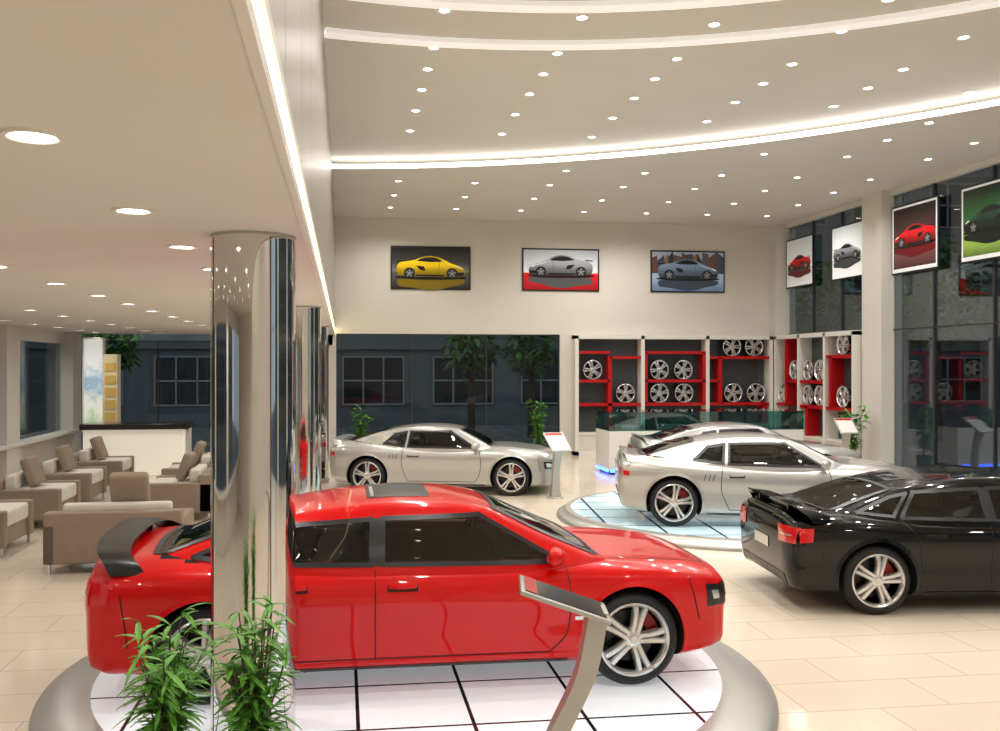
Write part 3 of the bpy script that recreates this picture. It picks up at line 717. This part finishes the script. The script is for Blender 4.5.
# ---------------------------------------------------------------- plants
def leafmesh(mb,p,d,L,w,mi=0):
    d=d.normalized(); up=Vector((0,0,1)); sd=d.cross(up); 
    if sd.length<.05: sd=Vector((1,0,0))
    sd=sd.normalized()*w/2; n=4; v=[];f=[]
    for i in range(n+1):
        t=i/n; wd=math.sin(pi*min(.98,t*.9+.08))*1.0; q=p+d*L*t+Vector((0,0,-L*.35*t*t))
        v+=[tuple(q-sd*wd+Vector((0,0,.12*w))),tuple(q),tuple(q+sd*wd+Vector((0,0,.12*w)))]
    for i in range(n):
        f+=[(i*3,i*3+1,i*3+4,i*3+3),(i*3+1,i*3+2,i*3+5,i*3+4)]
    mb.add(v,f,mi)
def plant(name,loc,h,spread,n,pot_h=.45,pot_r=.18,L=.2,w=.035,lowest=.15):
    r=empty(name,loc)
    v,f=lathe([(0,0),(pot_r*.75,0),(pot_r*.8,.02),(pot_r,pot_h),(pot_r*.9,pot_h),(pot_r*.86,pot_h-.04),(0,pot_h-.04)],36); add('planter',v,f,M_pot,r,True,ang=40)
    mb=MB(); ns=max(5,n//30)
    for s in range(ns):
        a=random.uniform(0,2*pi); e=spread*random.uniform(.3,1); tx,ty=e*math.cos(a),e*math.sin(a); hh=h*random.uniform(.72,1)
        pts=smoothpts([(tx*.15,ty*.15,pot_h-.05),(tx*.3,ty*.3,pot_h+(hh-pot_h)*.5),(tx,ty,hh)],10)
        v=[];f=[]
        for i,p in enumerate(pts):
            rr=.007*(1-.5*i/9)
            for k in range(5): v.append((p[0]+rr*math.cos(k*1.2566),p[1]+rr*math.sin(k*1.2566),p[2]))
        for i in range(9):
            for k in range(5): f.append((i*5+k,i*5+(k+1)%5,i*5+5+(k+1)%5,i*5+5+k))
        mb.add(v,f,1)
        for _ in range(n//ns):
            t=random.uniform(lowest,1); p=Vector(pts[min(9,int(t*9.99))]); a=random.uniform(0,2*pi)
            d=Vector((math.cos(a),math.sin(a),random.uniform(-.2,1.0))); leafmesh(mb,p,d,L*random.uniform(.6,1.2),w*random.uniform(.7,1.2))
    mb.obj('foliage',[M_leaf,M_bark],r)
plant('potted_bamboo_plant',(-.93,4.92,0),1.38,.30,700,.5,.17,.17,.032)
plant('potted_bamboo_plant',(-.43,4.62,0),1.52,.16,700,.5,.15,.16,.03)
plant('potted_ficus_plant',(.45,26.1,0),1.5,.35,300,.4,.2,.22,.07)
plant('potted_ficus_plant',(5.75,26.1,0),1.7,.32,300,.4,.2,.22,.07)
plant('potted_ficus_plant',(12.75,21.2,0),1.7,.32,300,.4,.2,.22,.07)
# ---------------------------------------------------------------- exterior
def building(name,axis,c,a0,a1,H,win_w,win_h,step,fl,z0,m,brk=1,sg=1):
    r=empty(name); b=MB()
    def bx(a,a2,d0,d1,z,z2,mi):
        d0,d1=sorted((d0*sg,d1*sg))
        if axis=='y': b.box(a,a2,c+d0,c+d1,z,z2,mi)
        else: b.box(c+d0,c+d1,a,a2,z,z2,mi)
    bx(a0,a1,0,3,-.15,H,0)
    z=z0
    while z+win_h<H:
        a=a0+.6
        while a+win_w<a1:
            bx(a,a+win_w,-.02,.0,z,z+win_h,1)
            for q in(a,a+win_w/3,a+2*win_w/3,a+win_w): bx(q-.035,q+.035,-.08,-.02,z,z+win_h,2)
            for q in(z,z+win_h*.5,z+win_h): bx(a-.035,a+win_w+.035,-.08,-.02,q-.035,q+.035,2)
            a+=step
        bx(a0,a1,-.18,0,z+win_h+.35,z+win_h+.55,2 if brk else 0)
        z+=fl
    b.obj('facade',[m,M_fwin,M_fframe],r)
building('office_building','y',42,-30,34,16,2.8,2.2,4.2,4.4,.9,M_facade,0)
building('apartment_building','x',36,-10,60,17,1.5,1.9,2.6,3.3,1.2,M_facadeb)
building('shop_building','x',-22,-10,40,12,2.6,2.2,3.8,4.0,.9,M_facadeb,1,-1)
def tree(loc,h,R,n):
    r=empty('street_tree',loc); mb=MB()
    v,f=lathe([(.16,-.12),(.12,h*.5),(.05,h*.85)],10); mb.add(v,f,1)
    for _ in range(n):
        a=random.uniform(0,2*pi); u=random.uniform(-1,1); rr=R*random.uniform(.3,1)**.5; q=math.sqrt(1-u*u)
        p=Vector((rr*q*math.cos(a),rr*q*math.sin(a),h*.72+rr*u*1.15))
        leafmesh(mb,p,Vector((random.uniform(-1,1),random.uniform(-1,1),random.uniform(-.6,.8))),.38,.2)
    mb.obj('crown',[M_leafd,M_bark],r)
for p in((5.0,35,0),(7.3,34.5,0),(-8.6,35,0)): tree(p,4.8,1.05,450)
for p in((22,31,0),(20.5,22,0),(21.5,39,0)): tree(p,7.5,1.9,750)
# ---------------------------------------------------------------- world, camera
w=bpy.data.worlds.new('dusk_sky'); SC.world=w; w.use_nodes=True; bg=w.node_tree.nodes['Background']; bg.inputs[0].default_value=(.42,.455,.48,1); bg.inputs[1].default_value=2.0
cam=bpy.data.cameras.new('camera'); co=bpy.data.objects.new('camera',cam); COL.objects.link(co)
cam.sensor_width=36; cam.lens=32.4; cam.shift_x=.0385; cam.clip_start=.05; cam.clip_end=300
co.location=(0,0,2.7); co.rotation_euler=(pi/2,0,-math.radians(7.5)); SC.camera=co
SC.view_settings.view_transform='Standard'
